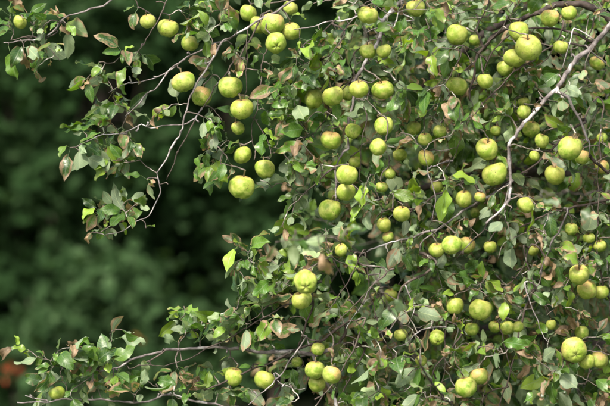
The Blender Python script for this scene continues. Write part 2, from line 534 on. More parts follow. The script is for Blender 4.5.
ap(425, 139, 14, .8, .10, 'small green apple below the grey leaf in the crown centre')
ap(440, 132, 14, .8, .13, 'small green apple right of the grey leaf in the crown centre')
ap(347, 175, 20, 1, .03, 'green apple beside the crooked hanging branch, left of a thin stalk')
ap(355, 162, 13, .8, .12, 'pale small apple above and behind the crooked branch pair')
ap(346, 192, 19, .9, .08, 'green apple directly under the one beside the crooked branch')
ap(330, 210, 22, 1, -.02, 'large round green apple below the foot of the crooked branch')
ap(333, 195, 9, .8, .12, 'tiny green apple on top of the large round one')
ap(378, 147, 16, .8, .05, 'elongated green apple below the round one, tilted on its side', 0, 't')
ap(400, 155, 14, .8, .10, 'small green apple right of the tilted one')
ap(426, 158, 16, .8, .06, 'yellowing apple beside bright yellow leaf pieces in the centre', 1)
ap(390, 174, 11, .8, .12, 'tiny green apple among dark twigs in the crown centre')
ap(382, 187, 12, .8, .10, 'small yellow green apple right of the pink curled leaf')
ap(437, 187, 13, .8, .10, 'small green apple beside the reddish leaf in the crown centre')
ap(401.6, 214, 16, 1, .03, 'green apple hanging under the arched dark branch')
ap(384, 225, 14, .9, .04, 'small green apple left of and below the arched dark branch')
ap(388, 237, 11, .9, .05, 'tiny brownish apple touching the long grey branch', 1)
ap(341, 250, 13, .9, .04, 'small shaded apple below the blurred foreground leaves')
ap(452, 245, 19, 1, -.02, 'left apple of the bright trio right of the long grey branch')
ap(467, 245, 16, 1, .01, 'pale right apple of the bright trio behind a twig', 1)
ap(437, 250, 16, .9, .04, 'low left apple of the bright trio')
ap(490, 247, 13, .8, .08, 'green apple under a leaf right of the bright trio')
ap(475, 213, 10, .8, .14, 'tiny green apple between forked grey branches')
ap(457, 35, 21, .9, .02, 'lime green apple beside a brown dead leaf near the top')
ap(475, 40, 12, .8, .10, 'small green apple right of the brown dead leaf near the top')
ap(457, 86, 21, .9, .04, 'yellow green apple left of the knotted dark twigs')
ap(485, 81, 15, 1, .04, 'round green apple right of the knotted dark twigs')
ap(528.5, 47.5, 25, 1, -.06, 'big yellow green apple in front of a smaller one, upper right', 0, 's')
ap(515, 58, 22, 1, .0, 'shaded green apple partly behind the big yellow green one')
ap(505, 68, 16, .9, .05, 'lowest apple of the diagonal trio at upper right')
ap(519, 31, 20, .8, .06, 'green apple behind two twigs above the big yellow green one')
ap(550, 18, 17, .9, .08, 'apple with orange tinged top under the thick top right branch', 1)
ap(569, 13, 15, .8, .12, 'green apple close under the thick top right branch')
ap(561, 47, 15, .8, .10, 'green apple under the second twig at upper right')
ap(597, 63, 15, .9, .05, 'green apple by the right edge under the pale branch', 1)
ap(524, 112, 14, .9, .05, 'yellow green apple left of the pale forked branch')
ap(524, 102, 12, .8, .08, 'small yellow apple beside a dark brown leaf')
ap(496, 131, 11, .8, .08, 'tiny apple above the twin scabby apples')
ap(531, 129, 17, .8, .08, 'green apple under a broad leaf right of the pale branch')
ap(542, 141, 14, .9, .05, 'round green apple above the dark slanting branch')
ap(534.5, 156, 10, .9, .04, 'tiny pale apple touching the dark slanting branch')
ap(487, 149, 22, 1, -.03, 'upper of the two large scabby apples left of the pale branch', 0, 's')
ap(495, 174, 24, .9, .0, 'lower of the two large scabby apples left of the pale branch')
ap(464, 199, 17, .8, .06, 'green apple in shade low left of the scabby pair')
ap(480, 197, 12, .8, .04, 'spotted yellow apple below the scabby pair', 1)
ap(570, 148, 24, 1, -.02, 'large green apple above a pinkish one near the right edge', 0)
ap(582, 157, 15, 1, -.05, 'pinkish small apple touching the large green one', 1)
ap(555, 175, 19, .8, .04, 'shaded green apple under a leaf right of the dark slanting branch')
ap(602, 167, 14, .9, .04, 'pale apple cut by the right edge at mid height', 1)
ap(602, 138, 11, .8, .08, 'small green apple at the right edge above the pale one')
ap(526, 205, 17, .8, .06, 'green apple right of the foot of the pale branch')
ap(571, 229, 13, .8, .06, 'yellow green apple right of the slanting dry stub')
ap(589, 238, 12, .8, .08, 'small yellow apple left of the upright twig at the right edge')
ap(600, 246, 13, .8, .06, 'small green apple on the upright twig at the right edge')
ap(533, 251, 10, .8, .08, 'tiny green apple left of the slanting dry stub')
ap(579, 275, 21, .9, .0, 'spotted green apple, top of the cluster at the right edge', 0, 's')
ap(587, 290, 19, 1, -.03, 'pinkish green apple in the middle of the cluster at the right edge', 1)
ap(601, 292, 15, .9, .03, 'green apple at the very right of the edge cluster')
ap(480.6, 310, 22, 1, -.03, 'large clear green apple alone in the lower right foliage')
ap(472, 329, 14, .8, .05, 'green apple half behind a dark leaf below the large clear one')
ap(507, 328, 15, .8, .04, 'oval green apple split by a leaf in the lower right')
ap(518, 327, 11, .9, .05, 'tiny green apple right of the oval one')
ap(495, 327, 12, .8, .07, 'small green apple left of the oval one')
ap(582, 333, 14, .8, .05, 'green apple behind an upright leaf above the eyed apple')
ap(551, 325, 10, .8, .10, 'tiny green apple in a dark gap, lower right')
ap(574, 350, 24, 1, -.05, 'large pale green apple with its grey eye facing us, lower right', 1, 'c')
ap(587, 362, 15, .9, .02, 'small yellow apple between two larger ones, lower right')
ap(599, 360, 17, 1, .0, 'yellow green apple at the lower right edge beside the small yellow one', 1)
ap(479, 376.5, 19, 1, -.01, 'upper right apple of the pair near the bottom edge', 1)
ap(466, 387, 21, 1, -.04, 'lower left apple of the pair near the bottom edge')
ap(437, 338, 15, .8, .05, 'shaded green apple with dark eye in the lower crown', 0, 'c')
ap(421, 361, 11, .8, .08, 'tiny green apple behind a twig in the lower crown')
ap(455, 306, 17, .7, .10, 'dark green apple behind leaves left of the large clear one')
ap(401, 335, 14, .8, .06, 'yellow green apple under brown leaves in the lower centre')
ap(391, 295, 13, .8, .06, 'small yellow green apple left of the short dark branch')
ap(305.5, 282, 23, 1, -.05, 'large yellow blushed apple at the left of the lower crown', 1, 'c')
ap(301.7, 300, 20, .9, .02, 'shaded green apple directly under the yellow blushed one')
ap(315, 370, 19, 1, -.03, 'left apple of the bottom pair beside the slanting twig')
ap(331.5, 375, 18, 1, .0, 'right apple of the bottom pair touching the slanting twig', 1)
ap(317, 384, 17, .7, .05, 'shaded apple beneath the bottom pair')
ap(318, 349, 13, .8, .08, 'small shaded apple above the bottom pair')
ap(264.6, 380, 20, 1, -.02, 'pale green apple hanging between dry twigs near the bottom')
ap(234, 377, 18, .9, .02, 'green apple under a brown leaf, left of the pale one', 0)
ap(297, 362, 10, .8, .06, 'tiny green apple left of the bottom pair')
ap(57, 393, 16, .9, .02, 'yellow green apple low in the bottom left sprig')

for a in A:
    a['d'] *= 1.05
    a['y3'] += (0 if a['x'] < 300 else rng.uniform(-0.18, 0.06))
    mm = a['d'] * PXM * (CAM_D + a['y3']) / CAM_D
    if mm < 0.040 and a['x'] > 300:                # small ones sit deeper
        a['y3'] += 0.05
    a['r'] = max(a['d'] * PXM * (CAM_D + a['y3']) / CAM_D, 0.030) / 2
    a['c'] = at(a['x'], a['y'], a['y3'])
for it in range(60):                                # no two apples inside each other: slide the smaller one back along its sight line
    hit = False
    for i in range(len(A)):
        for j in range(i):
            p, q = A[i], A[j]
            if np.linalg.norm(p['c'] - q['c']) < (p['r'] + q['r']) * 1.0:
                s = p if p['r'] < q['r'] else q
                s['y3'] += 0.008
                s['c'] = at(s['x'], s['y'], s['y3'])
                hit = True
    if not hit:
        break


def apple_shape(k):
    rg = np.random.default_rng(100 + k)
    seg, ring = 26, 17
    flat = rg.uniform(0.80, 0.98)
    lob = rg.uniform(0.015, 0.05); ph = rg.uniform(0, 6)
    lean = rg.uniform(-0.11, 0.11, 2); taper = rg.uniform(0.02, 0.12)
    prof = []
    for i in range(ring + 1):
        t = math.pi * i / ring
        rr = math.sin(t) ** 0.82
        z = math.cos(t) * flat
        if rr < 0.55 and z > 0: z -= 0.30 * (1 - rr / 0.55) ** 1.6
        if rr < 0.42 and z < 0: z += 0.17 * (1 - rr / 0.42) ** 1.5
        rr *= 1 + taper * (z - 0.1)
        prof.append((rr, z))
    V = []
    for (rr, z) in prof:
        for s in range(seg):
            a = s / seg * 2 * math.pi
            q = rr * (1 + lob * math.cos(5 * a + ph) * (1 - 0.4 * z) + 0.025 * math.cos(2 * a + ph * 2))
            V.append((q * math.cos(a) + lean[0] * z, q * math.sin(a) + lean[1] * z, z + lob * 0.9 * math.cos(5 * a + ph) * (z < -0.5)))
    Q = [(i * seg + s, (i + 1) * seg + s, (i + 1) * seg + (s + 1) % seg, i * seg + (s + 1) % seg) for i in range(ring) for s in range(seg)]
    top, bot = prof[0][1], prof[-1][1]
    return np.array(V), np.array(Q), top, bot


SHAPES = []
for k_ in range(8):
    V, Q, top, bot = apple_shape(k_)
    t = Tubes()
    for s in range(5):                              # dry sepals round the eye
        a = s / 5 * 2 * math.pi + k_
        d = np.array((math.cos(a), math.sin(a), 0))
        t.add([np.array((0, 0, bot + 0.05)) + d * 0.03, np.array((0, 0, bot - 0.02)) + d * 0.10, np.array((0, 0, bot - 0.09)) + d * 0.13], [0.035, 0.03, 0.008], 4)
    SHAPES.append((mesh_np('apple_skin', V, Q, M_APPLE), mesh_np('apple_skin_blushed', V, Q, M_APPLE_B), t.mesh('apple_calyx', M_CALYX), top))

for i, a in enumerate(A):
    if a['pose'] == 'c': ax = np.array((rng.uniform(-.25, .25), 0.88, 0.45))
    elif a['pose'] == 's': ax = np.array((rng.uniform(-.2, .2), -0.62, 0.85))
    elif a['pose'] == 't': ax = np.array((0.75, 0.1, 0.65))
    else: ax = np.array((rng.uniform(-.35, .35), rng.uniform(-.35, .30), 1.0))
    ax = norm(ax)
    a['ax'] = ax
    body, bodyb, cal, top = SHAPES[(i * 5) % 8]
    o = link('apple', bodyb if a['blush'] else body)
    tag(o, a['label'], 'apple', 'apples hanging on the tree')
    o.location = a['c']
    o.scale = tuple(a['r'] * rng.uniform(0.94, 1.05, 3))
    q = Vector(ax).to_track_quat('Z', 'Y')
    o.rotation_euler = q.to_euler()
    o.rotation_euler.rotate_axis('Z', rng.uniform(0, 6.28))
    link('calyx', cal, o)
    # stalk in apple space
    L_ = rng.uniform(0.45, 0.8)
    bend = rng.normal(size=2) * 0.12
    t = Tubes()
    P_ = catmull([(0, 0, top - 0.06), (bend[0] * .3, bend[1] * .3, top + L_ * 0.5), (bend[0], bend[1], top + L_)], 0.15)
    t.add(P_, np.linspace(0.06, 0.085, len(P_)), 5)
    link('stem', t.mesh('apple_stem', M_STEM), o)
    bpy.context.view_layer.update()
    a['tip'] = np.array(o.matrix_world @ Vector((bend[0], bend[1], top + L_ - 0.03)))

# ------------------------------------------------------------------ apple tree: limbs and branches
tree = tag(link('apple_tree', None), 'old apple tree with tangled grey branches and scorched green leaves', 'tree')
TB = np.array((1.75, 0.75, 0.0))
tree.location = TB
NET, NRAD, SHOW = [], [], []                                  # attachment network (points, radius)


def add_branch(P, r0, r1, mat, name='branch', join=True, sides=8, spurs=True, wob=0.0025):
    P = [np.asarray(p, float) for p in P]
    if join and NET:
        net = np.concatenate(NET)
        d = np.linalg.norm(net - P[0], axis=1)
        j = int(np.argmin(d))
        if d[j] > 0.004:
            m_ = (net[j] + P[0]) / 2 + (P[0] - P[1]) * 0.15
            P = ([net[j], m_] if d[j] > 0.05 else [net[j]]) + P
    pts = catmull(P)
    n = len(pts)
    w = rng.normal(size=(n, 3)) * wob
    w = (w + np.roll(w, 1, 0) + np.roll(w, -1, 0)) / 2; w[0] = 0
    ph = rng.uniform(0, 6, 3)
    s = np.arange(n)[:, None] * 0.012
    w = w + 0.0016 * np.sin(s * np.array((31, 27, 35)) + ph) * min(1, n / 20)
    w[0] = 0
    pts = pts + w
    rad = np.linspace(r0, r1, n) * (1 + 0.10 * np.sin(np.arange(n) * 0.9 + ph[0]) * rng.random(n) + (rng.random(n) < 0.10) * rng.uniform(0.15, 0.4))
    t = Tubes()
    t.add(pts - TB, rad, sides, 0.16)
    if spurs:
        for i in range(3, n - 2, 1):                # knobbly fruit spurs
            if rng.random() < 0.10:
                d = norm(rng.normal(size=3) + (0, 0, 0.3)) * rng.uniform(0.010, 0.028)
                q = pts[i]
                t.add([q - TB, q + d * 0.55 + rng.normal(size=3) * 0.002 - TB, q + d - TB], [min(rad[i] * 0.6, 0.0028), 0.0022, 0.0026], 5, 0.2)
    link(name, t.mesh(name, mat), tree)
    NET.append(pts); NRAD.append(rad)
    return pts


def pxb(pts, y0, y1=None, w0=2.0, w1=1.0, mat=None, show=0.65, **kw):
    y1 = y0 if y1 is None else y1
    n = len(pts)
    P = [at(p[0], p[1], p[2] if len(p) > 2 else y0 + (y1 - y0) * i / (n - 1)) for i, p in enumerate(pts)]
    q = add_branch(P, w0 * PXM * 0.44, w1 * PXM * 0.36, mat or M_BARK, **kw)
    if y0 or len(pts[0]) < 3: SHOW.append((q, w0, show))
    return q


# trunk with root flare, then the limbs that carry the branches in view
t = Tubes()
pl = catmull([TB + (0, 0, -0.08), TB + (-0.01, 0, 0.12), TB + (-0.05, -0.02, 0.5), TB + (-0.10, -0.05, 0.98)], 0.05)
t.add(pl - TB, np.interp(pl[:, 2], [-.08, .08, .3, .98], [.19, .145, .115, .10]), 14, 0.10)
link('trunk', t.mesh('trunk', M_BARK), tree)
NET.append(pl); NRAD.append(np.full(len(pl), .1))
F = TB + (-0.10, -0.05, 0.90)
add_branch([F, (1.55, .55, 1.6), (1.25, .35, 2.25), (.75, .2, 2.55), (.25, .08, 2.55), (-.25, .03, 2.42), (-.62, .01, 2.27)], .062, .006, M_BARK, 'limb', False, 10)
add_branch([F, (1.45, .45, 1.5), (1.15, .2, 1.95), (.95, .05, 2.16)], .060, .014, M_BARK, 'limb', False, 10)
add_branch([F, (1.35, .62, 1.12), (.95, .72, 1.2), (.6, .70, 1.26), (.3, .45, 1.27), (.08, .14, 1.25)], .040, .006, M_DARKBARK, 'limb', False, 10)
add_branch([F, (1.85, 1.05, 1.7), (1.8, 1.3, 2.5), (1.5, 1.35, 2.9)], .055, .012, M_BARK, 'limb', False, 10)
add_branch([F, (2.3, .7, 1.6), (2.75, .55, 2.1), (3.0, .4, 2.2)], .050, .010, M_BARK, 'limb', False, 10)
add_branch([(1.42, .43, 1.53), (1.0, .42, 1.66), (.6, .38, 1.74), (.2, .30, 1.66)], .030, .007, M_DARKBARK, 'limb', True, 8)
add_branch([(1.0, .28, 2.42), (.6, .5, 2.2), (.3, .5, 1.95)], .020, .006, M_DARKBARK, 'limb', True, 8)

# branches in view, upper left
pxb([(330, -25), (288, 3.5), (270, 15), (247, 27), (225, 38), (205, 50), (188, 57), (172, 68), (154, 89), (125, 117)], 0.0, 0.0, 3.4, 1.3, M_PALE)
pxb([(225, 38), (207, 70), (195, 85.5), (188, 104.5), (183, 127), (178, 140), (170.7, 150), (162, 166), (157, 173), (160, 190), (152, 209), (146, 218), (129, 227), (104, 236)], -0.03, 0.0, 2.4, 1.1, M_PALE)
pxb([(186, 58), (171, 70), (150, 78.6), (124, 85.5), (108, 92)], 0.0, 0.02, 1.8, 0.9, M_PALE)
pxb([(262, 16), (247, 45), (236, 60), (220, 80), (210, 95), (203, 107), (190, 130), (184, 140), (176, 155), (167, 180)], 0.03, 0.03, 2.2, 1.0)
pxb([(202, 108), (195, 117), (183, 124), (167, 126), (150, 127.7), (142, 124), (125, 131), (100, 137), (75, 148)], 0.03, 0.0, 1.8, 0.9, M_PALE)
pxb([(140, -40), (110, 2), (90, 8), (76, 13), (64, 18), (52, 31), (39, 40), (22, 41), (4, 41)], 0.01, 0.01, 3.0, 1.6, M_PALE)
pxb([(39, 38), (28, 36), (12, 40)], 0.01, 0.02, 1.8, 1.0)
pxb([(57, 32), (45, 40), (52, 50), (60, 62)], 0.01, 0.0, 1.6, 0.8)
pxb([(175, -30), (165.5, 3.5), (158.6, 19), (152, 30), (145, 42), (137, 52), (128, 60)], 0.01, 0.01, 2.0, 1.0)
pxb([(130, -15), (138, 6), (148, 12), (157, 19)], 0.0, 0.01, 1.6, 1.0)
pxb([(248, 27), (247, 51), (247, 82), (244, 99)], 0.02, 0.0, 1.6, 0.9)
pxb([(268, 15), (265, 55), (262, 80), (254, 118), (252, 140), (257, 150)], 0.05, 0.03, 1.7, 0.9)
pxb([(254, 118), (265, 135), (271, 156), (268, 160)], 0.04, 0.02, 1.2, 0.8)
# centre top
pxb([(415, -30), (399, 3.5), (384.5, 22), (378.5, 38), (374, 48), (361, 67), (354, 80), (353, 99), (350, 118), (347, 140), (348, 148), (340, 155.5), (336, 169), (337, 200)], 0.0, 0.0, 6.0, 2.0, M_PALE)
pxb([(375, 45), (362, 47), (355, 53), (350, 64)], 0.02, 0.05, 2.2, 1.4)
pxb([(372, 12), (358, 15.5), (334.5, 21.5), (300, 28.5), (294, 27)], 0.02, 0.0, 2.2, 1.2, M_PALE)
pxb([(357, 16), (346.5, 29), (334.5, 52), (317, 60), (300, 66)], 0.02, 0.03, 2.2, 1.1, M_DARKBARK)
pxb([(336, 169), (324, 176), (305, 192.6), (296, 202)], 0.0, -0.03, 2.0, 1.2)
pxb([(353, 96), (365, 115), (362, 145), (360, 180)], 0.05, 0.02, 1.6, 1.0)
pxb([(352, 80), (330, 100), (326, 116.6), (312, 134), (296.6, 140), (284, 150)], 0.06, 0.02, 1.8, 1.0, M_DARKBARK)
# upper right
pxb([(640, 40), (605, 15.5), (590, 7), (574, 4.3), (557, 5), (543, 10), (526, 17), (498, 34), (482, 51), (475.6, 62), (472, 82), (470, 100)], 0.02, 0.06, 11.0, 2.6, M_DARKBARK)
pxb([(625, 5), (605, 30), (592, 45), (580, 56), (567, 75), (557, 90), (544.6, 99), (531, 115), (513, 139), (510, 154), (508.6, 188), (506, 205), (486, 224)], -0.10, -0.10, 7.2, 3.0, M_PALE, 0.9)
pxb([(558, 91), (569, 97.6), (574, 111), (581, 125), (586, 140), (588, 155)], -0.10, -0.06, 4.6, 2.2, M_PALE, 0.9)
pxb([(508, 190), (505, 208), (504, 222)], -0.05, -0.05, 2.4, 1.6, M_PALE)
pxb([(593, 41), (583, 37), (560, 30), (541, 26.7), (522, 27.6), (510, 34.5), (498, 46), (487, 66), (478, 84)], 0.0, 0.03, 3.4, 1.6, M_DARKBARK)
pxb([(590, 46), (574, 43), (558.6, 43), (541, 52), (534, 62)], 0.0, 0.0, 2.8, 1.4)
pxb([(588, 47), (598, 57), (612, 66)], -0.03, 0.0, 2.2, 1.6, M_PALE)
pxb([(512, 73), (491, 94), (477.6, 110), (460, 139), (452, 160)], 0.0, 0.02, 2.0, 1.1)
pxb([(474, 64), (462, 72), (450, 90), (444, 110)], 0.06, 0.08, 2.0, 1.0, M_DARKBARK)
pxb([(483, 48), (478, 30), (484, 12), (492, -10)], 0.05, 0.05, 2.2, 1.4, M_DARKBARK)
# right middle
pxb([(586, 120), (575, 128), (555, 145), (543, 157), (533, 167.6), (519, 175), (500, 188)], 0.0, 0.04, 3.4, 2.2, M_DARKBARK)
pxb([(519, 176), (490, 195), (467, 208), (445, 224), (430, 232), (415, 236), (396, 240), (379, 246), (360, 255)], 0.03, -0.02, 3.2, 2.0, M_PALE)
pxb([(445, 224), (436, 232), (425, 240), (418, 252)], 0.0, 0.0, 2.2, 1.2, M_PALE)
pxb([(470, 180), (450, 190), (435, 196), (418, 206), (398, 207), (385, 211), (374, 222)], 0.05, 0.0, 3.0, 1.4, M_DARKBARK)
pxb([(620, 195), (600, 202), (570.5, 207.6), (553, 212), (539.5, 218), (520, 227)], 0.04, 0.04, 3.8, 2.4, M_DARKBARK)
pxb([(568, 212), (560, 229), (551.5, 246), (541, 272), (535, 290)], -0.06, -0.02, 2.6, 1.4, M_PALE)
pxb([(602, 100), (600, 150), (598, 208), (597, 240), (598, 268)], 0.0, 0.0, 2.0, 1.4)
pxb([(505, 212), (486, 224), (478, 235), (468, 246), (458, 260)], -0.05, -0.05, 1.9, 1.2)
# bottom
pxb([(340, 345), (320, 352), (300, 353), (258.6, 351.5), (238, 349), (205, 348), (186, 349), (172, 349), (162, 352.5), (145, 355), (118, 366), (100, 372)], 0.06, 0.0, 5.4, 2.4, M_PALE)
pxb([(165.5, 350.6), (155, 357), (145, 363), (128, 370)], 0.0, 0.0, 2.0, 1.2, M_BARK)
pxb([(310, 297), (285, 307), (269, 315.5), (250, 326), (222, 341), (204, 352), (193, 357.5), (176, 363), (158.6, 365), (136, 366)], -0.03, -0.04, 2.4, 1.1, M_DARKBARK)
pxb([(310, 290), (283, 299), (271, 305), (257, 316.5), (248, 322)], 0.0, 0.0, 1.8, 1.1)
pxb([(345, 325), (320, 340), (296.5, 350.6), (284.5, 356.7), (272, 361), (257, 367), (243, 373), (224, 382.5), (205, 392)], 0.03, 0.0, 3.8, 1.8, M_DARKBARK)
pxb([(330, 430), (260, 412), (205, 403), (190, 400), (169, 397), (157, 400.6), (134, 401.5), (110, 401.5), (100, 399), (72, 400), (45, 401), (17, 402.5)], 0.02, 0.0, 3.6, 1.8, M_PALE)
pxb([(48, 401), (38, 399.5), (24, 396)], 0.0, 0.0, 1.9, 1.2, M_PALE)
pxb([(305, 341), (293, 355), (279, 377), (258.6, 396), (250, 404)], -0.05, -0.05, 2.0, 1.2, M_PALE)
pxb([(276, 373), (281, 382.5), (295, 389.5), (305, 388)], -0.05, -0.05, 1.6, 1.0, M_PALE)
pxb([(366, 318), (358, 336), (352, 350.6), (341, 369), (333, 384), (320.7, 401.5), (312, 415)], -0.06, -0.06, 2.2, 1.5, M_BARK)
pxb([(366, 350), (358.6, 363.6), (345, 387), (338, 405)], 0.0, 0.0, 2.4, 1.6, M_DARKBARK)
pxb([(435, 262), (422, 273), (403, 287), (396.5, 306), (390.5, 327)], 0.0, 0.0, 3.4, 2.0, M_BARK)
pxb([(407, 288), (411, 298), (414, 308), (410, 318)], 0.0, 0.0, 1.8, 1.2, M_PALE)
pxb([(366, 255), (369, 284), (374, 313), (383, 337), (395, 360)], -0.05, 0.0, 1.9, 1.2, M_DARKBARK)
pxb([(462, 330), (452, 346), (443, 358), (434.5, 372), (430, 395)], 0.0, 0.0, 2.4, 1.6, M_DARKBARK)
pxb([(525, 310), (519, 336), (512, 362), (507, 379), (500, 410)], 0.02, 0.04, 2.8, 1.8, M_BARK)
pxb([(612, 325), (603, 336), (594.6, 350), (585, 385)], 0.06, 0.04, 2.4, 1.4, M_DARKBARK)
pxb([(505, 385), (495, 389), (485, 397), (478, 412)], 0.03, 0.0, 1.8, 1.2, M_DARKBARK)
# thin drooping shoots crossing the front of the crown
cnt = 0
while cnt < 20:
    x, y = rng.uniform(330, 600), rng.uniform(10, 360)
    ang = rng.choice((1.9, 2.3, 1.5, 1.2, 2.7)) + rng.normal() * 0.2       # down, mostly to the left
    ln = rng.uniform(35, 85); cv = rng.normal() * 0.5
    P = [(x, y)]
    for q in range(4):
        P.append((P[-1][0] + math.cos(ang) * ln / 4, P[-1][1] + math.sin(ang) * ln / 4)); ang += cv / 4
    mid_ = P[2]
    if min(math.hypot(p[0] - a['x'], p[1] - a['y']) - a['d'] * 0.5 for a in A for p in P) < 0: continue
    d0 = rng.uniform(-0.16, 0.05)
    pxb(P, d0, d0 + rng.uniform(-0.03, 0.03), rng.uniform(1.5, 2.3), 1.1, (M_DARKBARK, M_DARKBARK, M_BARK, M_PALE)[int(rng.integers(4))], 0.25)
    cnt += 1
# sprays reaching towards the camera, in front of the focus
pxb([(470, 425, 0.05), (430, 380, -0.40), (402, 330, -0.55), (372, 272, -0.62), (347, 240, -0.62), (318, 238, -0.6), (278, 242, -0.58)], 0, None, 3.0, 1.2, M_DARKBARK)
pxb([(650, 185, 0.0), (600, 192, -0.50), (560, 193, -0.72), (535, 200, -0.76)], 0, None, 2.6, 1.2, M_DARKBARK)

# ------------------------------------------------------------------ leaf clusters: where they sit
CL = []                                             # x, y, z, n leaves, spread, hidef
def cl(px, py, n=4, y=None, size=1.0):
    yy = rng.uniform(-0.06, 0.06) if y is None else y
    CL.append((*at(px, py, yy), n + (2 if n > 2 else 1 if n > 1 else 0), size))

for px, py, n in ((10, 16, 3), (12, 30, 4), (28, 14, 3), (34, 22, 3), (48, 22, 4), (42, 28, 4), (60, 22, 3), (66, 26, 2), (24, 48, 3), (36, 46, 3), (56, 46, 3), (50, 58, 3), (38, 66, 1), (8, 45, 2),
                  (86, 80, 4), (104, 76, 3), (99, 62, 1), (113, 92, 3), (122, 52, 4), (140, 56, 3), (130, 66, 2), (138, 8, 3),
                  (118, 104, 4), (128, 112, 3), (92, 122, 3), (104, 130, 4), (116, 128, 3), (84, 132, 2), (70, 148, 3), (82, 146, 3), (98, 144, 3), (122, 128, 3), (132, 142, 3), (124, 160, 3), (112, 160, 2), (140, 160, 2),
                  (98, 212, 3), (112, 208, 4), (126, 216, 3), (106, 228, 3), (92, 232, 3), (128, 200, 3), (118, 222, 3), (146, 228, 2), (147, 180, 2), (168, 184, 2), (138, 204, 2),
                  (158, 112, 3), (168, 108, 2), (178, 104, 2), (150, 120, 2), (206, 118, 3), (214, 128, 3), (222, 120, 2), (212, 110, 2), (226, 140, 2),
                  (206, 150, 3), (214, 160, 4), (222, 172, 3), (212, 170, 2), (228, 160, 3), (226, 146, 2), (260, 180, 2), (270, 188, 2), (254, 160, 2), (276, 148, 3),
                  (182, 12, 4), (196, 8, 4), (210, 14, 4), (192, 26, 4), (206, 30, 3), (222, 10, 4), (222, 24, 4), (236, 10, 3), (238, 30, 3), (250, 38, 3), (232, 44, 3), (246, 60, 3), (258, 52, 3), (212, 44, 2), (186, 34, 3), (176, 22, 3),
                  (205, 62, 2), (212, 74, 3), (240, 72, 2), (258, 70, 3), (256, 96, 2), (264, 108, 2), (236, 52, 2),
                  # lower left sprig
                  (16, 348, 2), (28, 350, 2), (44, 356, 3), (58, 354, 3), (72, 348, 3), (84, 350, 4), (96, 352, 4), (64, 366, 4), (50, 370, 3), (80, 366, 4), (94, 368, 4), (108, 362, 4), (48, 388, 3), (66, 382, 4), (82, 384, 4), (98, 386, 4), (114, 378, 4), (112, 340, 2), (122, 330, 2), (126, 366, 3), (124, 388, 4), (140, 390, 4), (146, 378, 2), (134, 396, 2), (156, 384, 1), (70, 396, 2), (104, 398, 2),
                  (184, 306, 4), (180, 320, 3), (186, 330, 3), (202, 322, 4), (212, 330, 3), (218, 318, 3), (200, 338, 3), (228, 330, 3), (178, 342, 2),
                  (176, 380, 3), (186, 386, 3), (196, 380, 4), (206, 388, 4), (190, 396, 3), (218, 394, 4), (172, 394, 2), (214, 374, 3), (228, 360, 3), (236, 390, 4), (250, 390, 4), (240, 336, 3), (250, 344, 3), (268, 340, 4), (262, 330, 4), (252, 366, 2),
                  (238, 246, 4), (250, 250, 3), (244, 262, 3), (234, 266, 3), (258, 264, 3), (246, 280, 3), (254, 292, 4), (262, 280, 3), (240, 298, 4), (232, 310, 4), (250, 308, 4), (242, 320, 3), (262, 306, 4), (274, 292, 4), (276, 276, 4), (270, 258, 4), (284, 262, 4), (292, 256, 4), (282, 226, 2), (292, 214, 3), (296, 196, 3), (288, 182, 3), (292, 166, 4), (296, 150, 3), (304, 140, 3), (284, 136, 2), (290, 110, 4), (300, 122, 3), (282, 100, 4), (294, 92, 4), (304, 84, 4), (284, 78, 4), (296, 66, 4), (310, 62, 4), (322, 48, 4), (330, 38, 3), (312, 46, 3), (300, 40, 3), (320, 30, 2), (340, 44, 4), (305, 52, 4), (318, 56, 4), (336, 30, 3), (270, 64, 3), (276, 90, 3), (282, 120, 3), (268, 130, 2), (344, 62, 4), (330, 68, 4)):
    cl(px, py, n)
    if n > 2 and rng.random() < 0.2:
        cl(px + rng.normal() * 6, py + rng.normal() * 6, 2)
# blurred sprays near the camera
for px, py, y, n in ((345, 232, -.62, 2), (330, 236, -.61, 1), (292, 240, -.58, 2), (276, 243, -.58, 1), (318, 243, -.6, 1), (372, 285, -.6, 1), (420, 355, -.45, 1), (404, 318, -.55, 2), (380, 290, -.6, 1),
                     (540, 198, -.70, 1), (562, 192, -.68, 1), (590, 205, -.55, 2)):
    cl(px, py, n, y, 1.1)

# the dense crown: poisson scatter inside an outline taken from the photograph, spread through the crown's depth
POLY = np.array([(300, -12), (625, -12), (625, 420), (255, 420), (258, 390), (270, 372), (262, 345), (262, 315), (262, 290), (275, 262), (298, 250), (306, 215), (298, 190), (300, 160), (300, 130), (288, 100), (280, 75), (300, 55), (345, 45), (350, 12), (312, 8)], float)


def inside(x, y, poly=POLY):
    c = np.zeros(np.shape(x), bool)
    j = len(poly) - 1
    for i in range(len(poly)):
        xi, yi = poly[i]; xj, yj = poly[j]
        c ^= ((yi > y) != (yj > y)) & (x < (xj - xi) * (y - yi) / (yj - yi + 1e-12) + xi)
        j = i
    return c


def scatter(n_target, y0, y1, mind, n_lo, n_hi, size=1.0):
    pts = []
    tries = 0
    while len(pts) < n_target and tries < n_target * 30:
        tries += 1
        px, py = rng.uniform(262, 622), rng.uniform(-10, 416)
        if not inside(np.array(px), np.array(py)): continue
        edge = np.clip((px - 285) / 120, 0.25, 1)
        y = y0 + (y1 - y0) * rng.random()
        if y > 0.12 and rng.random() > edge: continue
        if y < -0.12 and rng.random() > edge: continue
        p = at(px, py, y)
        if pts and np.min(np.linalg.norm(np.array(pts) - p, axis=1)) < mind: continue
        pts.append(p)
    for p in pts:
        CL.append((*p, int(rng.integers(n_lo, n_hi + 1)), size))
        if rng.random() < 0.35:                       # bare dry twig ends
            CL.append((*(p + rng.normal(size=3) * 0.035), 0, size))


scatter(700, -0.20, 0.35, 0.036, 4, 7)
scatter(260, 0.35, 0.95, 0.065, 5, 7)
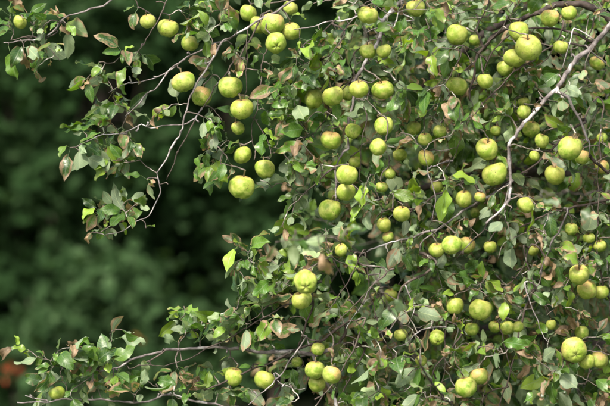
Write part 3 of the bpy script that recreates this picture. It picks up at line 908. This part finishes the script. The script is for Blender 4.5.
# the rest of the crown, round and above the view and behind it
cnt = 0
while cnt < 430:
    d = norm(rng.normal(size=3)) * rng.random() ** 0.4
    p = np.array((1.25, 0.55, 1.95)) + d * np.array((1.85, 1.25, 1.05))
    if p[2] < 0.75 or (p[2] > 2.25 and rng.random() < 0.45): continue
    x, y = to_px(p)
    if -8 < x < 618 and -12 < y < 418:
        if p[1] < 0.8 or not inside(np.array(x), np.array(y)): continue
    elif x < 618 and p[1] < -0.25: continue
    CL.append((*p, int(rng.integers(4, 7)), 1.1)); cnt += 1
for i in range(20):                                  # along the limb above the upper left
    p = np.array((rng.uniform(-.75, .8), rng.uniform(-.2, .35), rng.uniform(2.26, 2.66)))
    x, y = to_px(p)
    if y > -12: continue
    CL.append((*p, 4, 1.0))

# ------------------------------------------------------------------ grow twigs from the branches to every apple stalk and leaf cluster
def clear_of_apples(c):
    p = np.array(c[:3]); x, y = to_px(p)
    for a in A:
        rp = a['r'] / (PXM * (CAM_D + a['y3']) / CAM_D)
        if math.hypot(x - a['x'], y - a['y']) < rp * 1.05 and p[1] < a['c'][1] + a['r']: return False
    return True


CL = [c for c in CL if clear_of_apples(c)]
tgt = np.array([c[:3] for c in CL] + [a['tip'] for a in A])
is_apple = np.array([False] * len(CL) + [True] * len(A))
net = list(np.concatenate(NET)); nrad = list(np.concatenate(NRAD))
AC = np.array([a['c'] for a in A]); AR = np.array([a['r'] for a in A])
best = np.full(len(tgt), 1e9); par = np.zeros(len(tgt), int)


def relax(P, idx0):
    for s in range(0, len(P), 200):
        Pb = np.asarray(P[s:s + 200])
        D = np.linalg.norm(tgt[:, None, :] - Pb[None], axis=2)
        up = np.maximum(0, tgt[:, None, 2] - Pb[None, :, 2])
        D = D + np.where(is_apple[:, None], up * 2.5, np.maximum(0, -up) * 0)
        j = np.argmin(D, 1); m = D[np.arange(len(tgt)), j]
        w = m < best
        best[w] = m[w]; par[w] = idx0 + s + j[w]


relax(net, 0)
done = np.zeros(len(tgt), bool)
twigs = Tubes()
tip_dir = np.zeros((len(tgt), 3))
extra = []                                           # leaf nodes along longer twigs
for step in range(len(tgt)):
    b = np.where(done, 1e9, best)
    i = int(np.argmin(b))
    done[i] = True
    p0, p1 = np.asarray(net[par[i]]), tgt[i]
    d = np.linalg.norm(p1 - p0)
    rp = nrad[par[i]]
    mid = (p0 + p1) / 2 + rng.normal(size=3) * d * 0.10 + np.array((0, 0, (0.03 if is_apple[i] else 0.07) * d))
    # keep the twig out of the apples
    dd = mid - AC; ln = np.linalg.norm(dd, axis=1); k_ = int(np.argmin(ln - AR))
    if ln[k_] < AR[k_] + 0.004:
        mid = AC[k_] + dd[k_] / max(ln[k_], 1e-6) * (AR[k_] + 0.006)
    pts = catmull([p0, mid, p1], 0.010 if d < 0.5 else 0.02)
    r0 = min(rp * 0.8, 0.0018 + 0.010 * d)
    r0 = max(r0, 0.0012)
    r1 = 0.0013 if not is_apple[i] else 0.0021
    pts[1:-1] += rng.normal(size=pts[1:-1].shape) * 0.0012
    twigs.add(pts - TB, np.linspace(r0, r1, len(pts)), 5, 0.25)
    tip_dir[i] = norm(p1 - mid)
    new = pts[1::2] if len(pts) < 8 else pts[2::3]
    idx0 = len(net)
    net.extend(list(new)); nrad.extend(list(np.linspace(r0, r1, len(new))))
    relax(list(new), idx0)
    if d > 0.07 and p1[0] > 0.05:
        for q in range(int(d / 0.045)):
            j = rng.integers(1, len(pts) - 1)
            extra.append((pts[j], norm(pts[j] - pts[j - 1]), int(rng.integers(1, 3))))
link('twigs', twigs.mesh('twigs', M_TWIG), tree)['kind'] = 'stuff'

# ------------------------------------------------------------------ leaves
base, axis, size = [], [], []
def spray_leaves(p, t, n, s):
    a0 = rng.uniform(0, 6.28)
    u = norm(np.cross(t, (0.2, 0.3, 0.93))); v = np.cross(t, u)
    for q in range(n):
        a = a0 + q * 2.4 + rng.normal() * 0.3
        tilt = rng.uniform(0.5, 1.25)
        d = t * math.cos(tilt) + (u * math.cos(a) + v * math.sin(a)) * math.sin(tilt)
        base.append(p - t * 0.004 * q * rng.random()); axis.append(norm(d)); size.append(s * (rng.uniform(0.42, 0.8) if rng.random() < 0.45 else rng.uniform(0.75, 1.25)))


for i, c in enumerate(CL):
    spray_leaves(np.array(c[:3]), tip_dir[i], int(c[3]), c[4])
for i, a in enumerate(A):
    if a['x'] > 230 and rng.random() < 0.7:
        spray_leaves(a['tip'], norm(tip_dir[len(CL) + i] + (0, 0, .6)), 2, 0.9)
for p, t, n in extra:
    spray_leaves(p, t, n, 0.9)
base, axis, size = np.array(base), np.array(axis), np.array(size)

ROWS, COLS = 10, 5
uu = np.linspace(0, 1, ROWS); vv = np.array((-1, -.5, 0, .5, 1.0))


def make_leaves(base, axis, size):
    n = len(base)
    f = lambda a, b: rng.uniform(a, b, n)
    # blade direction droops, face turns to the light and a little to the open side
    pd = norm(axis + (0, 0, 0.15))
    d = norm(axis + np.stack([np.zeros(n), np.full(n, -.12), -f(0.1, 0.75)], -1))
    nn = rng.normal(size=(n, 3)) * 0.65 + np.array((-0.10, -0.45, 0.75))
    flip = rng.random(n) < 0.24
    nn[flip] *= -1
    s = norm(np.cross(nn, d)); nn = np.cross(d, s)
    Lb = 0.063 * size; W = Lb * f(0.23, 0.33); Lp = 0.020 * size * f(0.6, 1.3)
    bend = f(-0.3, 1.5); fold = f(0.0, 0.6); wave = f(0.01, 0.12); ph = f(0, 6.3); twist = rng.normal(size=n) * 0.25
    brown = np.where(rng.random(n) < 0.55, f(0.14, 0.50), f(-0.12, 0.16))
    dead = rng.random(n) < np.where(base[:, 0] > 0, 0.12, 0.08)
    brown[dead] = f(0.5, 0.9)[dead]
    bend[dead] = f(1.2, 2.6)[dead]; fold[dead] = f(0.5, 1.1)[dead]; wave[dead] = f(0.08, 0.22)[dead]; W[dead] *= 0.75; Lb[dead] *= 0.8
    # outline: ovate, toothed, some bitten
    w = np.sin(np.pi * uu ** 0.78) ** 0.85
    w[-1] = 0.02; w[0] = 0.10
    Wd = np.repeat(w[None], n, 0)[:, :, None] * np.ones((1, 1, 2))
    Wd *= 1 + 0.07 * (rng.random((n, ROWS, 2)) - 0.5) + 0.02 * ((np.arange(ROWS) % 2) * 2 - 1)[None, :, None]
    bite = rng.random(n) < 0.32
    br, bs = rng.integers(2, ROWS - 1, n), rng.integers(0, 2, n)
    for i in np.nonzero(bite)[0]:
        Wd[i, br[i], bs[i]] *= rng.uniform(0.25, 0.7)
        if rng.random() < 0.5: Wd[i, min(br[i] + 1, ROWS - 1), bs[i]] *= rng.uniform(0.4, 0.9)
    th = bend[:, None] * uu[None] ** 1.3
    dx = np.cos(th); dz = -np.sin(th)
    cx = np.concatenate([np.zeros((n, 1)), np.cumsum((dx[:, 1:] + dx[:, :-1]) / 2, 1)], 1) / (ROWS - 1) * Lb[:, None]
    cz = np.concatenate([np.zeros((n, 1)), np.cumsum((dz[:, 1:] + dz[:, :-1]) / 2, 1)], 1) / (ROWS - 1) * Lb[:, None]
    wl_ = np.where(vv[None, None] < 0, Wd[:, :, :1], Wd[:, :, 1:]) * W[:, None, None]      # n,ROWS,COLS
    av = np.abs(vv)[None, None]
    fo = fold[:, None, None] * (1 - 0.25 * av)
    ly = vv[None, None] * wl_ * np.cos(fo)
    lz = av * wl_ * np.sin(fo)
    lz = lz + (wave[:, None, None] * Lb[:, None, None]) * np.sin(uu[None, :, None] * 11 + ph[:, None, None] + (vv > 0)[None, None] * 1.7) * av ** 1.5
    tw = twist[:, None, None] * uu[None, :, None]
    ly, lz = ly * np.cos(tw) - lz * np.sin(tw), ly * np.sin(tw) + lz * np.cos(tw)
    # local frame along the bent midrib
    X = cx[:, :, None] + lz * np.sin(th)[:, :, None]
    Zl = cz[:, :, None] + lz * np.cos(th)[:, :, None]
    b0 = base + pd * Lp[:, None]
    blade = b0[:, None, None] + X[..., None] * d[:, None, None] + ly[..., None] * s[:, None, None] + Zl[..., None] * nn[:, None, None]
    blade = blade.reshape(n, ROWS * COLS, 3)
    # stalk: three sided, from twig to blade and a little up the midrib
    pr = 0.0007
    ang = np.array((0, 2.1, 4.2))
    ring = (np.cos(ang)[None, :, None] * s[:, None] + np.sin(ang)[None, :, None] * nn[:, None]) * pr
    e2 = blade.reshape(n, ROWS, COLS, 3)[:, 1, 2]
    pet = np.concatenate([base[:, None] + ring, b0[:, None] + ring, e2[:, None] + ring * 0.4 - nn[:, None] * pr], 1)
    V = np.concatenate([blade, pet], 1)
    lm = np.stack([np.clip(rng.normal(0.45, 0.30, n), 0, 1), brown, rng.random(n)], -1)
    uv = np.zeros((n, V.shape[1], 3))
    uv[:, :ROWS * COLS, 0] = np.repeat(uu, COLS); uv[:, :ROWS * COLS, 1] = np.tile(vv, ROWS)
    uv[:, :, 2] = rng.random(n)[:, None]
    return V, lm, uv


Qt = []
for r in range(ROWS - 1):
    for c in range(COLS - 1):
        a = r * COLS + c
        Qt.append((a, a + COLS, a + COLS + 1, a + 1))
o_ = ROWS * COLS
for s_ in (0, 3):
    for c in range(3):
        Qt.append((o_ + s_ + c, o_ + s_ + (c + 1) % 3, o_ + s_ + 3 + (c + 1) % 3, o_ + s_ + 3 + c))
Qt = np.array(Qt)

V, LM, UV = make_leaves(base, axis, size)
nV = V.shape[1]
bl = V[:, :ROWS * COLS]
# leaves never pass through an apple, and the apples the photograph shows stay in view
keep = np.ones(len(V), bool)
px, py = to_px(bl)
ymean = bl[..., 1].mean(1)
mx0, my0 = px.mean(1), py.mean(1)
for a in A:
    d = np.linalg.norm(bl - a['c'], axis=2).min(1)
    keep &= d > a['r'] * 0.96
    rp = a['r'] / (PXM * (CAM_D + a['y3']) / CAM_D)
    hit = (np.hypot(px - a['x'], py - a['y']) < rp * (1.08 if a['clear'] >= 1 else a['clear'])).any(1)
    keep &= ~(hit & (ymean < a['c'][1]))
for q, w, show in SHOW:
    bx, by = to_px(q)
    cand = np.nonzero(keep & (mx0 > bx.min() - 20) & (mx0 < bx.max() + 20) & (my0 > by.min() - 20) & (my0 < by.max() + 20))[0]
    for i in cand:
        D = np.hypot(px[i][:, None] - bx[None], py[i][:, None] - by[None])
        j = np.unravel_index(np.argmin(D), D.shape)
        if D[j] < 1.0 + w * 0.3 and ymean[i] < q[j[1], 1] and rng.random() < show:
            keep[i] = False
# keep the open places of the photograph open
OPEN = [[(120, 235), (225, 235), (235, 300), (225, 318), (165, 300), (110, 322), (60, 340), (5, 335), (5, 90), (65, 90), (60, 165), (85, 180), (80, 245)],
        [(165, 140), (195, 140), (200, 185), (230, 205), (275, 205), (270, 228), (232, 236), (150, 235), (165, 190)],
        [(0, 360), (26, 360), (28, 388), (0, 388)],
        [(302, 8), (345, 8), (345, 14), (302, 24)]]
mx, my = px.mean(1), py.mean(1)
for pl in OPEN:
    keep &= ~inside(mx, my, np.array(pl, float))
V, LM, UV = V[keep], LM[keep], UV[keep]
n = len(V)
print('leaves', n)

# which leaves show largest: rays from the camera
tri_src = V[:, :ROWS * COLS]
sub = np.array([(0, 2), (3, 0), (3, 4), (6, 0), (6, 4), (9, 2)])
idx = [r * COLS + c for r, c in sub]
pv = tri_src[:, idx].reshape(-1, 3)
pq = np.concatenate([np.arange(n)[:, None] * 6 + np.array(f)[None] for f in ((0, 1, 2), (1, 3, 4), (1, 4, 2), (3, 5, 4))])
order = np.concatenate([np.arange(n)] * 4)
bvh = BVHTree.FromPolygons(pv.tolist(), pq.tolist())
count = np.zeros(n, int)
camp = Vector(cam.location)
for gy in np.arange(2, 405, 2.5):
    for gx in np.arange(2, 609, 2.5):
        t_ = Vector(at(gx, gy, 0.0)) - camp
        h = bvh.ray_cast(camp, t_.normalized())
        if h[2] is not None:
            count[order[h[2]]] += 1
rank = np.argsort(-count)
single = rank[:300]
mask = np.zeros(n, bool); mask[single] = True
for i in single:
    b0 = V[i, ROWS * COLS:ROWS * COLS + 3].mean(0)
    me = leaf_mesh('leaf', V[i] - b0, Qt, np.repeat(LM[i][None], nV, 0), UV[i], M_LEAF)
    o = link('leaf', me, tree)
    o.location = b0 - TB
rest = np.nonzero(~mask)[0]
Vr = (V[rest] - TB).reshape(-1, 3)
Qr = (np.arange(len(rest))[:, None, None] * nV + Qt[None]).reshape(-1, 4)
link('foliage', leaf_mesh('foliage', Vr, Qr, np.repeat(LM[rest], nV, 0), UV[rest].reshape(-1, 3), M_LEAF), tree)['kind'] = 'stuff'
